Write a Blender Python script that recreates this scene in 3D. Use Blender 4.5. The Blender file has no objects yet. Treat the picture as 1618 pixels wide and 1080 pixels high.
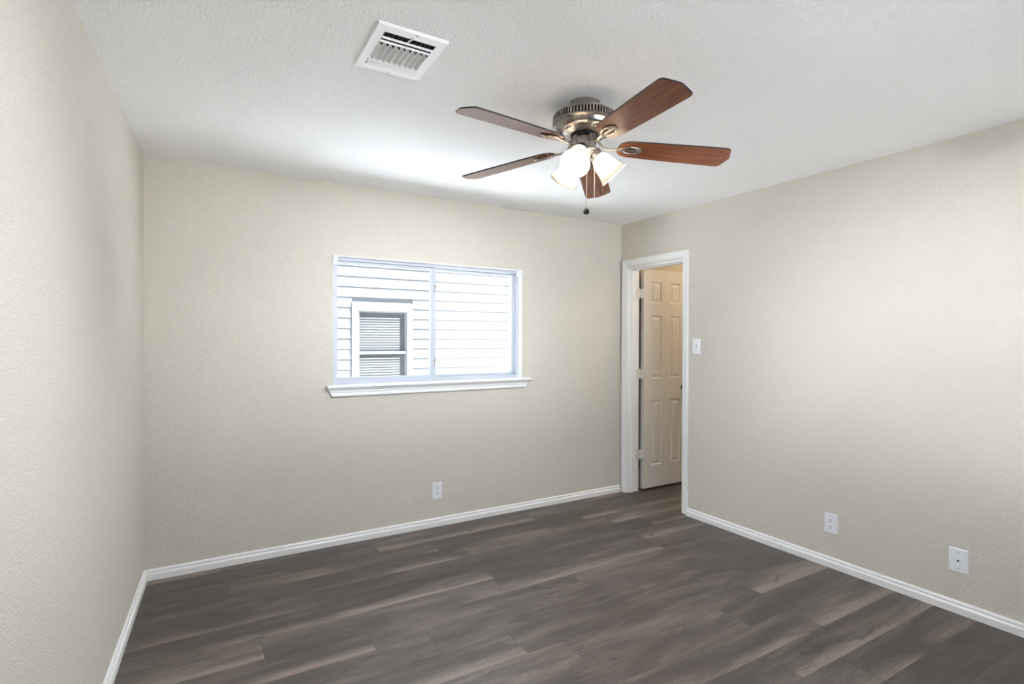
import bpy, bmesh, math, random
from mathutils import Vector, Matrix

random.seed(7)
scene = bpy.context.scene
COL = scene.collection
PI = math.pi

# ------------------------------------------------------------------ camera
F_PX, YAW, PITCH, ROLL, CAM_H = 844.38, 0.5360, -0.0058, 0.0032, 1.3955
cam_data = bpy.data.cameras.new('camera')
cam = bpy.data.objects.new('camera', cam_data)
COL.objects.link(cam)
cam_data.sensor_width = 36.0
cam_data.sensor_fit = 'HORIZONTAL'
cam_data.lens = F_PX / 1618.0 * 36.0
cam_data.clip_start = 0.02
fw = Vector((math.sin(YAW) * math.cos(PITCH), math.cos(YAW) * math.cos(PITCH), math.sin(PITCH)))
rt = Vector((math.cos(YAW), -math.sin(YAW), 0))
up = rt.cross(fw)
rt2 = rt * math.cos(ROLL) + up * math.sin(ROLL)
up2 = -rt * math.sin(ROLL) + up * math.cos(ROLL)
M = Matrix((rt2, up2, -fw)).transposed().to_4x4()
M.translation = Vector((0, 0, CAM_H))
cam.matrix_world = M
scene.camera = cam

# ------------------------------------------------------------------ colour management
scene.view_settings.view_transform = 'Standard'
scene.view_settings.look = 'None'
scene.view_settings.exposure = 0.12
scene.view_settings.gamma = 1.0
scene.view_settings.use_curve_mapping = False
scene.cycles.use_denoising = True
scene.cycles.max_bounces = 14
scene.cycles.diffuse_bounces = 8
scene.cycles.glossy_bounces = 5
scene.cycles.transmission_bounces = 8
scene.cycles.transparent_max_bounces = 12
scene.cycles.sample_clamp_indirect = 30.0
scene.cycles.caustics_reflective = False
scene.cycles.caustics_refractive = False

# ------------------------------------------------------------------ sky, sun, daylight
world = bpy.data.worlds.new('world')
scene.world = world
world.use_nodes = True
bg = world.node_tree.nodes['Background']
bg.inputs[0].default_value = (0.62, 0.82, 1.0, 1)
bg.inputs[1].default_value = 3.3

sun_d = bpy.data.lights.new('sun', 'SUN')
sun_d.energy = 70.0
sun_d.angle = math.radians(0.6)
sun_d.color = (0.90, 0.945, 1.0)
sun = bpy.data.objects.new('sun', sun_d)
COL.objects.link(sun)
sun.rotation_euler = Vector((-0.5, 0.26, -0.9)).to_track_quat('-Z', 'Y').to_euler()


def area_light(name, loc, direction, sx, sy, power, color, spread=180):
    d = bpy.data.lights.new(name, 'AREA')
    d.shape = 'RECTANGLE'
    d.size, d.size_y = sx, sy
    d.energy = power
    d.color = color
    d.spread = math.radians(spread)
    o = bpy.data.objects.new(name, d)
    COL.objects.link(o)
    o.location = loc
    o.rotation_euler = Vector(direction).to_track_quat('-Z', 'Y').to_euler()
    return o


# ------------------------------------------------------------------ room constants
H = 2.44
XL, YB, XR = -0.251, 3.7083, 3.3669
LANG = -0.0476
YF = -0.45
WT = 0.115
XW = XR + WT
HX1 = 4.75      # far wall of the next room
HY0 = 2.0       # near wall of the next room


# ------------------------------------------------------------------ materials
def new_mat(name):
    m = bpy.data.materials.new(name)
    m.use_nodes = True
    nt = m.node_tree
    p = nt.nodes['Principled BSDF']
    return m, nt, p


def nd(nt, t, **kw):
    n = nt.nodes.new(t)
    for k, v in kw.items():
        setattr(n, k, v)
    return n


def mathn(nt, op, a, b=None, c=None, clamp=False):
    n = nt.nodes.new('ShaderNodeMath')
    n.operation = op
    n.use_clamp = clamp
    for i, v in enumerate((a, b, c)):
        if v is None:
            continue
        if isinstance(v, (int, float)):
            n.inputs[i].default_value = v
        else:
            nt.links.new(v, n.inputs[i])
    return n.outputs[0]


def plain(name, col, rough=0.5, metal=0.0, spec=0.5, bump=0.0, bscale=400):
    m, nt, p = new_mat(name)
    p.inputs['Base Color'].default_value = (*col, 1)
    p.inputs['Roughness'].default_value = rough
    p.inputs['Metallic'].default_value = metal
    p.inputs['Specular IOR Level'].default_value = spec
    tc = nd(nt, 'ShaderNodeTexCoord')
    no = nd(nt, 'ShaderNodeTexNoise')
    no.inputs['Scale'].default_value = bscale
    nt.links.new(tc.outputs['Object'], no.inputs['Vector'])
    # a little tonal variation
    hs = nd(nt, 'ShaderNodeMixRGB', blend_type='MULTIPLY')
    hs.inputs[0].default_value = 0.05
    hs.inputs[1].default_value = (*col, 1)
    nt.links.new(no.outputs['Fac'], hs.inputs[2])
    nt.links.new(hs.outputs[0], p.inputs['Base Color'])
    if bump:
        b = nd(nt, 'ShaderNodeBump')
        b.inputs['Strength'].default_value = bump
        b.inputs['Distance'].default_value = 0.001
        nt.links.new(no.outputs['Fac'], b.inputs['Height'])
        nt.links.new(b.outputs[0], p.inputs['Normal'])
    return m


def textured_paint(name, col, scale, dist, strength, rough=0.7, detail=3.0, var=0.06):
    """orange-peel sprayed drywall paint"""
    m, nt, p = new_mat(name)
    p.inputs['Roughness'].default_value = rough
    p.inputs['Specular IOR Level'].default_value = 0.25
    tc = nd(nt, 'ShaderNodeTexCoord')
    n1 = nd(nt, 'ShaderNodeTexNoise')
    n1.inputs['Scale'].default_value = scale
    n1.inputs['Detail'].default_value = detail
    n1.inputs['Roughness'].default_value = 0.55
    nt.links.new(tc.outputs['Object'], n1.inputs['Vector'])
    n2 = nd(nt, 'ShaderNodeTexVoronoi')
    n2.inputs['Scale'].default_value = scale * 0.8
    nt.links.new(tc.outputs['Object'], n2.inputs['Vector'])
    hgt = mathn(nt, 'ADD', n1.outputs['Fac'], mathn(nt, 'MULTIPLY', n2.outputs['Distance'], -0.35))
    b = nd(nt, 'ShaderNodeBump')
    b.inputs['Strength'].default_value = strength
    b.inputs['Distance'].default_value = dist
    nt.links.new(hgt, b.inputs['Height'])
    nt.links.new(b.outputs[0], p.inputs['Normal'])
    n3 = nd(nt, 'ShaderNodeTexNoise')
    n3.inputs['Scale'].default_value = scale * 1.3
    n3.inputs['Detail'].default_value = 2
    nt.links.new(tc.outputs['Object'], n3.inputs['Vector'])
    mr = nd(nt, 'ShaderNodeMapRange')
    mr.inputs['From Min'].default_value = 0.25
    mr.inputs['From Max'].default_value = 0.75
    mr.inputs['To Min'].default_value = 1 - var
    mr.inputs['To Max'].default_value = 1 + var
    nt.links.new(n3.outputs['Fac'], mr.inputs['Value'])
    mx = nd(nt, 'ShaderNodeVectorMath', operation='SCALE')
    mx.inputs[0].default_value = col
    nt.links.new(mr.outputs[0], mx.inputs['Scale'])
    nt.links.new(mx.outputs[0], p.inputs['Base Color'])
    return m


def floor_material():
    m, nt, p = new_mat('vinyl_plank')
    L = nt.links.new
    uv = nd(nt, 'ShaderNodeUVMap', uv_map='plank_uv')
    sep = nd(nt, 'ShaderNodeSeparateXYZ')
    L(uv.outputs[0], sep.inputs[0])
    u, v = sep.outputs[0], sep.outputs[1]
    at = nd(nt, 'ShaderNodeAttribute', attribute_name='plank')
    s2 = nd(nt, 'ShaderNodeSeparateColor')
    L(at.outputs['Color'], s2.inputs[0])
    r1, r2, r3 = s2.outputs[0], s2.outputs[1], s2.outputs[2]
    plen = at.outputs['Alpha']

    def noise(su, sv, scale, detail, rough, dist=0.0):
        cx = nd(nt, 'ShaderNodeCombineXYZ')
        L(mathn(nt, 'ADD', mathn(nt, 'MULTIPLY', u, su), mathn(nt, 'MULTIPLY', r1, 37.0)), cx.inputs[0])
        L(mathn(nt, 'ADD', mathn(nt, 'MULTIPLY', v, sv), mathn(nt, 'MULTIPLY', r2, 53.0)), cx.inputs[1])
        L(mathn(nt, 'MULTIPLY', r3, 19.0), cx.inputs[2])
        n = nd(nt, 'ShaderNodeTexNoise')
        n.inputs['Scale'].default_value = scale
        n.inputs['Detail'].default_value = detail
        n.inputs['Roughness'].default_value = rough
        n.inputs['Distortion'].default_value = dist
        L(cx.outputs[0], n.inputs['Vector'])
        return n.outputs['Fac']

    broad = noise(1.6, 9.0, 1.0, 3, 0.55, 0.6)       # long soft tonal drifts
    grain = noise(6.0, 80.0, 1.0, 6, 0.72, 0.5)       # streaks
    fine = noise(30.0, 420.0, 1.0, 3, 0.7)            # pores
    knot = noise(4.0, 11.0, 1.0, 2, 0.5, 1.2)         # knots / dark patches
    # pale sapwood strip along one long edge of some boards
    edge = nd(nt, 'ShaderNodeMapRange')
    edge.interpolation_type = 'SMOOTHSTEP'
    edge.inputs['From Min'].default_value = 0.0
    edge.inputs['From Max'].default_value = 0.095
    edge.inputs['To Min'].default_value = 1.0
    edge.inputs['To Max'].default_value = 0.0
    L(v, edge.inputs['Value'])
    sel = nd(nt, 'ShaderNodeMapRange')
    sel.inputs['From Min'].default_value = 0.45
    sel.inputs['From Max'].default_value = 0.75
    L(r3, sel.inputs['Value'])
    strip = mathn(nt, 'MULTIPLY', edge.outputs[0], sel.outputs[0])
    fade = nd(nt, 'ShaderNodeMapRange')
    fade.inputs['From Min'].default_value = 0.38
    fade.inputs['From Max'].default_value = 0.60
    L(noise(2.2, 1.0, 1.0, 1, 0.4), fade.inputs['Value'])
    tone = mathn(nt, 'ADD', mathn(nt, 'MULTIPLY', broad, 0.70), mathn(nt, 'MULTIPLY', grain, 0.50))
    tone = mathn(nt, 'ADD', tone, mathn(nt, 'MULTIPLY', fine, 0.30))
    tone = mathn(nt, 'ADD', tone, mathn(nt, 'MULTIPLY', mathn(nt, 'SUBTRACT', r1, 0.5), 0.13))
    tone = mathn(nt, 'ADD', tone, mathn(nt, 'MULTIPLY', mathn(nt, 'MULTIPLY', strip, mathn(nt, 'MAXIMUM', fade.outputs[0], mathn(nt, 'GREATER_THAN', r3, 0.9))), 0.29))
    kn = nd(nt, 'ShaderNodeMapRange')
    kn.inputs['From Min'].default_value = 0.66
    kn.inputs['From Max'].default_value = 0.80
    kn.inputs['To Min'].default_value = 0.0
    kn.inputs['To Max'].default_value = 0.28
    L(knot, kn.inputs['Value'])
    tone = mathn(nt, 'SUBTRACT', tone, kn.outputs[0])
    rp = nd(nt, 'ShaderNodeValToRGB')
    e = rp.color_ramp.elements
    e[0].position = 0.45
    e[0].color = (0.034, 0.026, 0.022, 1)
    e[1].position = 1.0
    e[1].color = (0.225, 0.180, 0.150, 1)
    k = e.new(0.70)
    k.color = (0.066, 0.052, 0.046, 1)
    k = e.new(0.84)
    k.color = (0.120, 0.095, 0.083, 1)
    L(tone, rp.inputs[0])
    # hairline seams
    d1 = mathn(nt, 'MINIMUM', v, mathn(nt, 'SUBTRACT', 0.181, v))
    d2 = mathn(nt, 'MINIMUM', u, mathn(nt, 'SUBTRACT', mathn(nt, 'MULTIPLY', plen, 2.0), u))
    d = mathn(nt, 'MINIMUM', d1, d2)
    sm = nd(nt, 'ShaderNodeMapRange')
    sm.inputs['From Min'].default_value = 0.0004
    sm.inputs['From Max'].default_value = 0.0018
    sm.inputs['To Min'].default_value = 0.62
    sm.inputs['To Max'].default_value = 1.0
    L(d, sm.inputs['Value'])
    sc = nd(nt, 'ShaderNodeVectorMath', operation='SCALE')
    L(rp.outputs[0], sc.inputs[0])
    L(sm.outputs[0], sc.inputs['Scale'])
    L(sc.outputs[0], p.inputs['Base Color'])
    rr = nd(nt, 'ShaderNodeMapRange')
    rr.inputs['To Min'].default_value = 0.30
    rr.inputs['To Max'].default_value = 0.46
    L(grain, rr.inputs['Value'])
    L(rr.outputs[0], p.inputs['Roughness'])
    p.inputs['Specular IOR Level'].default_value = 0.6
    b = nd(nt, 'ShaderNodeBump')
    b.inputs['Strength'].default_value = 0.35
    b.inputs['Distance'].default_value = 0.0006
    L(mathn(nt, 'ADD', mathn(nt, 'ADD', grain, fine), sm.outputs[0]), b.inputs['Height'])
    L(b.outputs[0], p.inputs['Normal'])
    return m


def blade_material():
    m, nt, p = new_mat('cherry_blade')
    L = nt.links.new
    tc = nd(nt, 'ShaderNodeTexCoord')
    mp = nd(nt, 'ShaderNodeMapping')
    mp.inputs['Scale'].default_value = (6, 110, 20)
    L(tc.outputs['Object'], mp.inputs['Vector'])
    n = nd(nt, 'ShaderNodeTexNoise')
    n.inputs['Scale'].default_value = 1.0
    n.inputs['Detail'].default_value = 5
    n.inputs['Roughness'].default_value = 0.6
    L(mp.outputs[0], n.inputs['Vector'])
    rp = nd(nt, 'ShaderNodeValToRGB')
    e = rp.color_ramp.elements
    e[0].position = 0.3
    e[0].color = (0.120, 0.030, 0.011, 1)
    e[1].position = 0.72
    e[1].color = (0.285, 0.090, 0.034, 1)
    L(n.outputs['Fac'], rp.inputs[0])
    L(rp.outputs[0], p.inputs['Base Color'])
    p.inputs['Roughness'].default_value = 0.27
    p.inputs['Specular IOR Level'].default_value = 0.95
    return m


def nickel_material():
    m, nt, p = new_mat('brushed_nickel')
    L = nt.links.new
    tc = nd(nt, 'ShaderNodeTexCoord')
    mp = nd(nt, 'ShaderNodeMapping')
    mp.inputs['Scale'].default_value = (40, 40, 600)
    L(tc.outputs['Object'], mp.inputs['Vector'])
    n = nd(nt, 'ShaderNodeTexNoise')
    n.inputs['Scale'].default_value = 1.0
    L(mp.outputs[0], n.inputs['Vector'])
    rr = nd(nt, 'ShaderNodeMapRange')
    rr.inputs['To Min'].default_value = 0.23
    rr.inputs['To Max'].default_value = 0.34
    L(n.outputs['Fac'], rr.inputs['Value'])
    L(rr.outputs[0], p.inputs['Roughness'])
    p.inputs['Base Color'].default_value = (0.40, 0.365, 0.335, 1)
    p.inputs['Metallic'].default_value = 1.0
    return m


def shade_material():
    m = bpy.data.materials.new('alabaster_glass')
    m.use_nodes = True
    nt = m.node_tree
    nt.nodes.clear()
    L = nt.links.new
    out = nd(nt, 'ShaderNodeOutputMaterial')
    tc = nd(nt, 'ShaderNodeTexCoord')
    n = nd(nt, 'ShaderNodeTexNoise')
    n.inputs['Scale'].default_value = 22
    n.inputs['Detail'].default_value = 4
    L(tc.outputs['Object'], n.inputs['Vector'])
    rp = nd(nt, 'ShaderNodeValToRGB')
    rp.color_ramp.elements[0].color = (0.86, 0.72, 0.56, 1)
    rp.color_ramp.elements[1].color = (0.95, 0.87, 0.76, 1)
    L(n.outputs['Fac'], rp.inputs[0])
    tr = nd(nt, 'ShaderNodeBsdfTranslucent')
    df = nd(nt, 'ShaderNodeBsdfDiffuse')
    L(rp.outputs[0], tr.inputs['Color'])
    L(rp.outputs[0], df.inputs['Color'])
    mx = nd(nt, 'ShaderNodeMixShader')
    mx.inputs[0].default_value = 0.5
    L(tr.outputs[0], mx.inputs[1])
    L(df.outputs[0], mx.inputs[2])
    gl = nd(nt, 'ShaderNodeBsdfGlossy')
    gl.inputs['Roughness'].default_value = 0.18
    fr = nd(nt, 'ShaderNodeFresnel')
    fr.inputs['IOR'].default_value = 1.35
    m2 = nd(nt, 'ShaderNodeMixShader')
    L(fr.outputs[0], m2.inputs[0])
    L(mx.outputs[0], m2.inputs[1])
    L(gl.outputs[0], m2.inputs[2])
    L(m2.outputs[0], out.inputs[0])
    return m


def emission(name, col, strength):
    m = bpy.data.materials.new(name)
    m.use_nodes = True
    nt = m.node_tree
    nt.nodes.clear()
    out = nd(nt, 'ShaderNodeOutputMaterial')
    em = nd(nt, 'ShaderNodeEmission')
    em.inputs[0].default_value = (*col, 1)
    em.inputs[1].default_value = strength
    nt.links.new(em.outputs[0], out.inputs[0])
    return m


def pane_material(name, haze, tint=(0.97, 0.985, 1.0)):
    m = bpy.data.materials.new(name)
    m.use_nodes = True
    nt = m.node_tree
    nt.nodes.clear()
    L = nt.links.new
    out = nd(nt, 'ShaderNodeOutputMaterial')
    tp = nd(nt, 'ShaderNodeBsdfTransparent')
    tp.inputs[0].default_value = (*tint, 1)
    gl = nd(nt, 'ShaderNodeBsdfGlossy')
    gl.inputs['Roughness'].default_value = 0.02
    fr = nd(nt, 'ShaderNodeFresnel')
    fr.inputs['IOR'].default_value = 1.3
    mx = nd(nt, 'ShaderNodeMixShader')
    L(mathn(nt, 'MULTIPLY', fr.outputs[0], 0.02), mx.inputs[0])
    L(tp.outputs[0], mx.inputs[1])
    L(gl.outputs[0], mx.inputs[2])
    tr = nd(nt, 'ShaderNodeBsdfTranslucent')
    tr.inputs[0].default_value = (0.95, 0.95, 0.95, 1)
    m2 = nd(nt, 'ShaderNodeMixShader')
    m2.inputs[0].default_value = haze
    L(mx.outputs[0], m2.inputs[1])
    L(tr.outputs[0], m2.inputs[2])
    L(m2.outputs[0], out.inputs[0])
    return m


WALL = textured_paint('beige_paint', (0.665, 0.620, 0.548), 170, 0.0045, 0.8, var=0.09)
CEIL = textured_paint('ceiling_paint', (0.92, 0.92, 0.925), 120, 0.004, 0.7, rough=0.85, var=0.05)
TRIM = plain('white_trim', (0.87, 0.87, 0.865), 0.32, bump=0.05)
DOORW = plain('white_door_paint', (0.74, 0.725, 0.70), 0.4, bump=0.15, bscale=250)
FLOOR = floor_material()
BLADE = blade_material()
NICKEL = nickel_material()
SHADE = shade_material()
BULB = emission('bulb_glow', (0.90, 0.945, 1.0), 3500)
BLACK = plain('black_plastic', (0.009, 0.010, 0.013), 0.55, spec=0.3)
PLATE = plain('white_plastic', (0.86, 0.87, 0.90), 0.3)
DARK = plain('dark_slot', (0.02, 0.018, 0.016), 0.6)
FRAME = plain('pale_window_frame', (0.52, 0.55, 0.61), 0.45, spec=0.3)
GASKET = plain('grey_gasket', (0.16, 0.17, 0.19), 0.6)
TAN = plain('tan_latch', (0.30, 0.16, 0.08), 0.5)
PANE = pane_material('clear_pane', 0.01)
PANE2 = pane_material('dusty_pane', 0.05)
VENTW = plain('vent_white', (0.92, 0.92, 0.93), 0.35)
VENTM = plain('duct_metal', (0.20, 0.22, 0.25), 0.35, metal=0.7)
CHAIN = plain('chain_brass', (0.80, 0.72, 0.60), 0.3, metal=0.5)
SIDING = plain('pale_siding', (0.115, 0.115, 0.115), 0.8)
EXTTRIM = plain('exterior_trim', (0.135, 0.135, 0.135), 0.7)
BLINDM = plain('blind_slat', (0.20, 0.205, 0.20), 0.6)
SCREEN = plain('screened_glass', (0.055, 0.066, 0.070), 0.5)
GROUNDM = plain('pale_concrete', (0.66, 0.65, 0.63), 0.9, bscale=60)
BRONZE = plain('dark_bronze', (0.05, 0.035, 0.025), 0.35, metal=0.8)
HINGEM = plain('painted_hinge', (0.72, 0.70, 0.66), 0.35)
ROOFM = plain('shade_roof_shingle', (0.12, 0.11, 0.10), 0.9)
GLOBE = emission('globe_glow', (1.0, 0.78, 0.52), 48)


# ------------------------------------------------------------------ mesh helpers
def link(name, bm, mat, parent=None, smooth=False, autosmooth=None):
    bmesh.ops.recalc_face_normals(bm, faces=bm.faces)
    me = bpy.data.meshes.new(name)
    bm.to_mesh(me)
    bm.free()
    mats = mat if isinstance(mat, (list, tuple)) else [mat]
    for m in mats:
        me.materials.append(m)
    if smooth:
        for p in me.polygons:
            p.use_smooth = True
        if autosmooth is not None:
            me.set_sharp_from_angle(angle=math.radians(autosmooth))
    o = bpy.data.objects.new(name, me)
    COL.objects.link(o)
    if parent is not None:
        o.parent = parent
    return o


def struct(o):
    o['kind'] = 'structure'
    return o


def tag(o, label, cat, group=None):
    o['label'] = label
    o['category'] = cat
    if group:
        o['group'] = group
    return o


def empty(name, loc=(0, 0, 0), rot=None):
    o = bpy.data.objects.new(name, None)
    o.empty_display_size = 0.1
    COL.objects.link(o)
    o.location = loc
    if rot is not None:
        o.rotation_euler = rot
    return o


def box(bm, a, b, bevel=0.0, seg=2):
    lo = [min(a[i], b[i]) for i in range(3)]
    hi = [max(a[i], b[i]) for i in range(3)]
    vs = [bm.verts.new((x, y, z)) for x in (lo[0], hi[0]) for y in (lo[1], hi[1]) for z in (lo[2], hi[2])]
    q = lambda *i: bm.faces.new([vs[k] for k in i])
    fs = [q(0, 1, 3, 2), q(4, 6, 7, 5), q(0, 4, 5, 1), q(2, 3, 7, 6), q(0, 2, 6, 4), q(1, 5, 7, 3)]
    if bevel:
        es = set()
        for f in fs:
            es.update(f.edges)
        bmesh.ops.bevel(bm, geom=list(es), offset=bevel, segments=seg, profile=0.5, affect='EDGES')
    return vs


def loft(bm, rings, cap=True, closed=True):
    """rings: lists of points joined ring to ring"""
    R = [[bm.verts.new(p) for p in r] for r in rings]
    n = len(R[0])
    for a, b in zip(R, R[1:]):
        for i in range(n if closed else n - 1):
            j = (i + 1) % n
            bm.faces.new((a[i], a[j], b[j], b[i]))
    if cap:
        bm.faces.new(R[0])
        bm.faces.new(R[-1][::-1])
    return R


def lathe(bm, prof, seg=48, mat=None, cap=False):
    """prof = [(r, z)]; turned round local z, optionally placed by matrix"""
    rings = []
    for r, z in prof:
        rings.append([(r * math.cos(2 * PI * i / seg), r * math.sin(2 * PI * i / seg), z) for i in range(seg)])
    if mat is not None:
        rings = [[tuple(mat @ Vector(p)) for p in r] for r in rings]
    return loft(bm, rings, cap=cap)


def tube(bm, pts, r, seg=10, cap=True, flat=1.0):
    pts = [Vector(p) for p in pts]
    rings = []
    prev = None
    for i, p in enumerate(pts):
        d = (pts[min(i + 1, len(pts) - 1)] - pts[max(i - 1, 0)]).normalized()
        if prev is None:
            a = Vector((0, 0, 1)) if abs(d.z) < 0.9 else Vector((1, 0, 0))
            x = d.cross(a).normalized()
        else:
            x = (prev - d * prev.dot(d)).normalized()
        prev = x
        y = d.cross(x)
        rr = r[i] if isinstance(r, (list, tuple)) else r
        rings.append([tuple(p + x * rr * math.cos(2 * PI * k / seg) + y * rr * flat * math.sin(2 * PI * k / seg)) for k in range(seg)])
    loft(bm, rings, cap=cap)


def slab(bm, us, vs, holes, place, t, rim=0):
    """grid wall with rectangular holes. place(u, v, w) -> point, w in 0..t; rim faces get material index rim"""
    us, vs = sorted(us), sorted(vs)
    cache = {}

    def V(u, v, w):
        k = (round(u, 5), round(v, 5), round(w, 5))
        if k not in cache:
            cache[k] = bm.verts.new(place(u, v, w))
        return cache[k]

    def solid(i, j):
        if i < 0 or j < 0 or i >= len(us) - 1 or j >= len(vs) - 1:
            return None
        cu, cv = (us[i] + us[i + 1]) / 2, (vs[j] + vs[j + 1]) / 2
        return not any(h[0] < cu < h[1] and h[2] < cv < h[3] for h in holes)

    for i in range(len(us) - 1):
        for j in range(len(vs) - 1):
            if not solid(i, j):
                continue
            u0, u1, v0, v1 = us[i], us[i + 1], vs[j], vs[j + 1]
            for w in (0, t):
                bm.faces.new((V(u0, v0, w), V(u1, v0, w), V(u1, v1, w), V(u0, v1, w)))
            for (di, dj, a, b) in ((-1, 0, (u0, v0), (u0, v1)), (1, 0, (u1, v0), (u1, v1)), (0, -1, (u0, v0), (u1, v0)), (0, 1, (u0, v1), (u1, v1))):
                s = solid(i + di, j + dj)
                if not s:
                    f = bm.faces.new((V(*a, 0), V(*b, 0), V(*b, t), V(*a, t)))
                    if s is False:
                        f.material_index = rim


# ------------------------------------------------------------------ floor
ENDS = {0: 0.263, 4: 0.165, 5: 1.04, -1: 0.70, -2: 2.165, -3: 1.275, -4: 2.68, -6: 2.64, -7: 2.162, -8: 2.43, 3: 1.535, 1: 2.72, 2: 0.55}
PW, PL = 0.181, 1.22
bm = bmesh.new()
uvl = bm.loops.layers.uv.new('plank_uv')
cl = bm.loops.layers.float_color.new('plank')
FX0, FX1, FY0, FY1 = -0.62, HX1 + 0.02, YF - 0.02, YB + 0.02
# boards with a pale sapwood edge: (row, start)
STRIPS = {(0, 1.48), (0, -0.96), (5, 1.04), (4, 0.16), (-4, 2.68), (-6, 2.64), (-2, 2.16), (-1, -0.52), (-3, 0.05), (-7, 2.16)}
for k in range(-18, 8):
    y0 = 2.541 + k * PW
    if y0 + PW < FY0 or y0 > FY1:
        continue
    off = ENDS.get(k, random.uniform(0, PL))
    x = off - math.ceil((off - FX0) / PL) * PL
    while x < FX1:
        a, b = max(x, FX0), min(x + PL, FX1)
        c, d = max(y0, FY0), min(y0 + PW, FY1)
        if b - a > 1e-4 and d - c > 1e-4:
            f = bm.faces.new([bm.verts.new(q) for q in ((a, c, 0), (b, c, 0), (b, d, 0), (a, d, 0))])
            col = (random.random(), random.random(), 0.97 if (k, round(x, 2)) in STRIPS else random.random() * 0.85, PL / 2)
            for lp in f.loops:
                lp[uvl].uv = (lp.vert.co.x - x, lp.vert.co.y - y0)
                lp[cl] = col
        x += PL
bmesh.ops.remove_doubles(bm, verts=bm.verts, dist=1e-5)
# thickness below the walking surface
box(bm, (FX0, FY0, -0.012), (FX1, FY1, -0.10))
struct(link('floor', bm, FLOOR))

# ------------------------------------------------------------------ ceiling and roof
VX0, VX1, VY0, VY1 = 0.5215, 0.7675, 1.737, 2.049        # air register
bm = bmesh.new()
DUCT = (VX0 + 0.016, VX1 - 0.016, VY0 + 0.016, VY1 - 0.016)
slab(bm, [-0.7, DUCT[0], DUCT[1], HX1 + 0.15], [YF - 0.15, DUCT[2], DUCT[3], YB + 0.12], [DUCT],
     lambda u, v, w: (u, v, H + w), 0.10)
struct(link('ceiling', bm, CEIL))
bm = bmesh.new()
box(bm, (-3.0, -4.7, 2.66), (HX1 + 0.9, YB + 0.35, 2.78))  # added unseen slab, rear overhang sized to cut light entering the rear opening
struct(link('shade_roof', bm, ROOFM))

# ------------------------------------------------------------------ walls
WX0, WX1, WZ0, WZ1 = 0.801, 2.295, 1.078, 1.954      # window_1 opening
bm = bmesh.new()
slab(bm, [-0.5, WX0, WX1, HX1 + 0.12], [-0.1, WZ0, WZ1, H + 0.05], [(WX0, WX1, WZ0, WZ1)],
     lambda u, v, w: (u, YB + w, v), 0.13, rim=1)
struct(link('wall_back', bm, [WALL, TRIM]))

DY0, DY1, DZ = 2.968, 3.637, 2.045                    # rough door opening
bm = bmesh.new()
slab(bm, [YF - 0.12, DY0, DY1, YB], [-0.1, DZ, H + 0.05], [(DY0, DY1, -1, DZ)],
     lambda u, v, w: (XR + w, u, v), WT)
struct(link('wall_right', bm, WALL))

ld = Vector((math.sin(LANG), -math.cos(LANG), 0))      # left wall runs a little out of square
ln = Vector((-ld.y, ld.x, 0))                          # points into the room
if ln.x < 0:
    ln = -ln
LC = Vector((XL, YB, 0))
bm = bmesh.new()
slab(bm, [0, 4.3], [-0.1, H + 0.05], [], lambda u, v, w: tuple(LC + ld * u - ln * w + Vector((0, 0, v))), WT)
struct(link('wall_left', bm, WALL))

bm = bmesh.new()
slab(bm, [-0.7, 0.95, 2.95, XW], [-0.1, 0.45, 1.90, H + 0.05], [(0.95, 2.95, 0.45, 1.90)],  # added opening behind the camera, there to let in fill daylight
     lambda u, v, w: (u, YF - w, v), 0.13)
struct(link('wall_front', bm, WALL))

bm = bmesh.new()
box(bm, (HX1, HY0, -0.1), (HX1 + 0.1, YB, H + 0.02))
struct(link('wall_far', bm, WALL))
bm = bmesh.new()
box(bm, (XW, HY0 - 0.1, -0.1), (HX1 + 0.1, HY0, H + 0.02))
struct(link('wall_near', bm, WALL))

# ------------------------------------------------------------------ baseboards
BT, BH = 0.0195, 0.061
PROF = [(0, 0), (BT, 0), (BT, 0.034), (BT - 0.003, 0.038), (BT - 0.0095, 0.0405), (BT - 0.0105, 0.043), (BT - 0.0085, 0.046), (BT - 0.0075, 0.051), (BT - 0.010, 0.0565), (BT - 0.014, 0.0605), (0, BH)]


def baseboard(name, p0, p1, n, ext0=0.0, ext1=0.0):
    """profile swept p0 -> p1; ext* lengthen or shorten the front (mitres)"""
    p0, p1, n = Vector(p0), Vector(p1), Vector(n).normalized()
    d = (p1 - p0).normalized()
    r0, r1 = [], []
    for t, z in PROF:
        r0.append(tuple(p0 + n * t + d * (t * ext0) + Vector((0, 0, z))))
        r1.append(tuple(p1 + n * t - d * (t * ext1) + Vector((0, 0, z))))
    bm = bmesh.new()
    loft(bm, [r0, r1])
    return struct(link(name, bm, TRIM))


baseboard('baseboard_back', (XL, YB, 0), (XR - 0.014, YB, 0), (0, -1, 0), 1.0, 0.0)
baseboard('baseboard_left', LC, LC + ld * 4.14, ln, 1.0, 0)
baseboard('baseboard_right', (XR, 2.9245, 0), (XR, YF, 0), (-1, 0, 0), 0, 0)

# ------------------------------------------------------------------ door casing (trim_1), jamb, door
CASP = [(0, 0), (0.0, 0.0165), (0.004, 0.0185), (0.013, 0.0185), (0.016, 0.0150), (0.020, 0.0150), (0.036, 0.0120), (0.044, 0.0095), (0.050, 0.0110), (0.056, 0.0085), (0.058, 0.006), (0.058, 0)]
# (distance from outer edge, thickness)
CW = 0.058
CY0, CY1, CZ = 2.926, 3.680, 2.108                     # outer casing lines
bm = bmesh.new()


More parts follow.
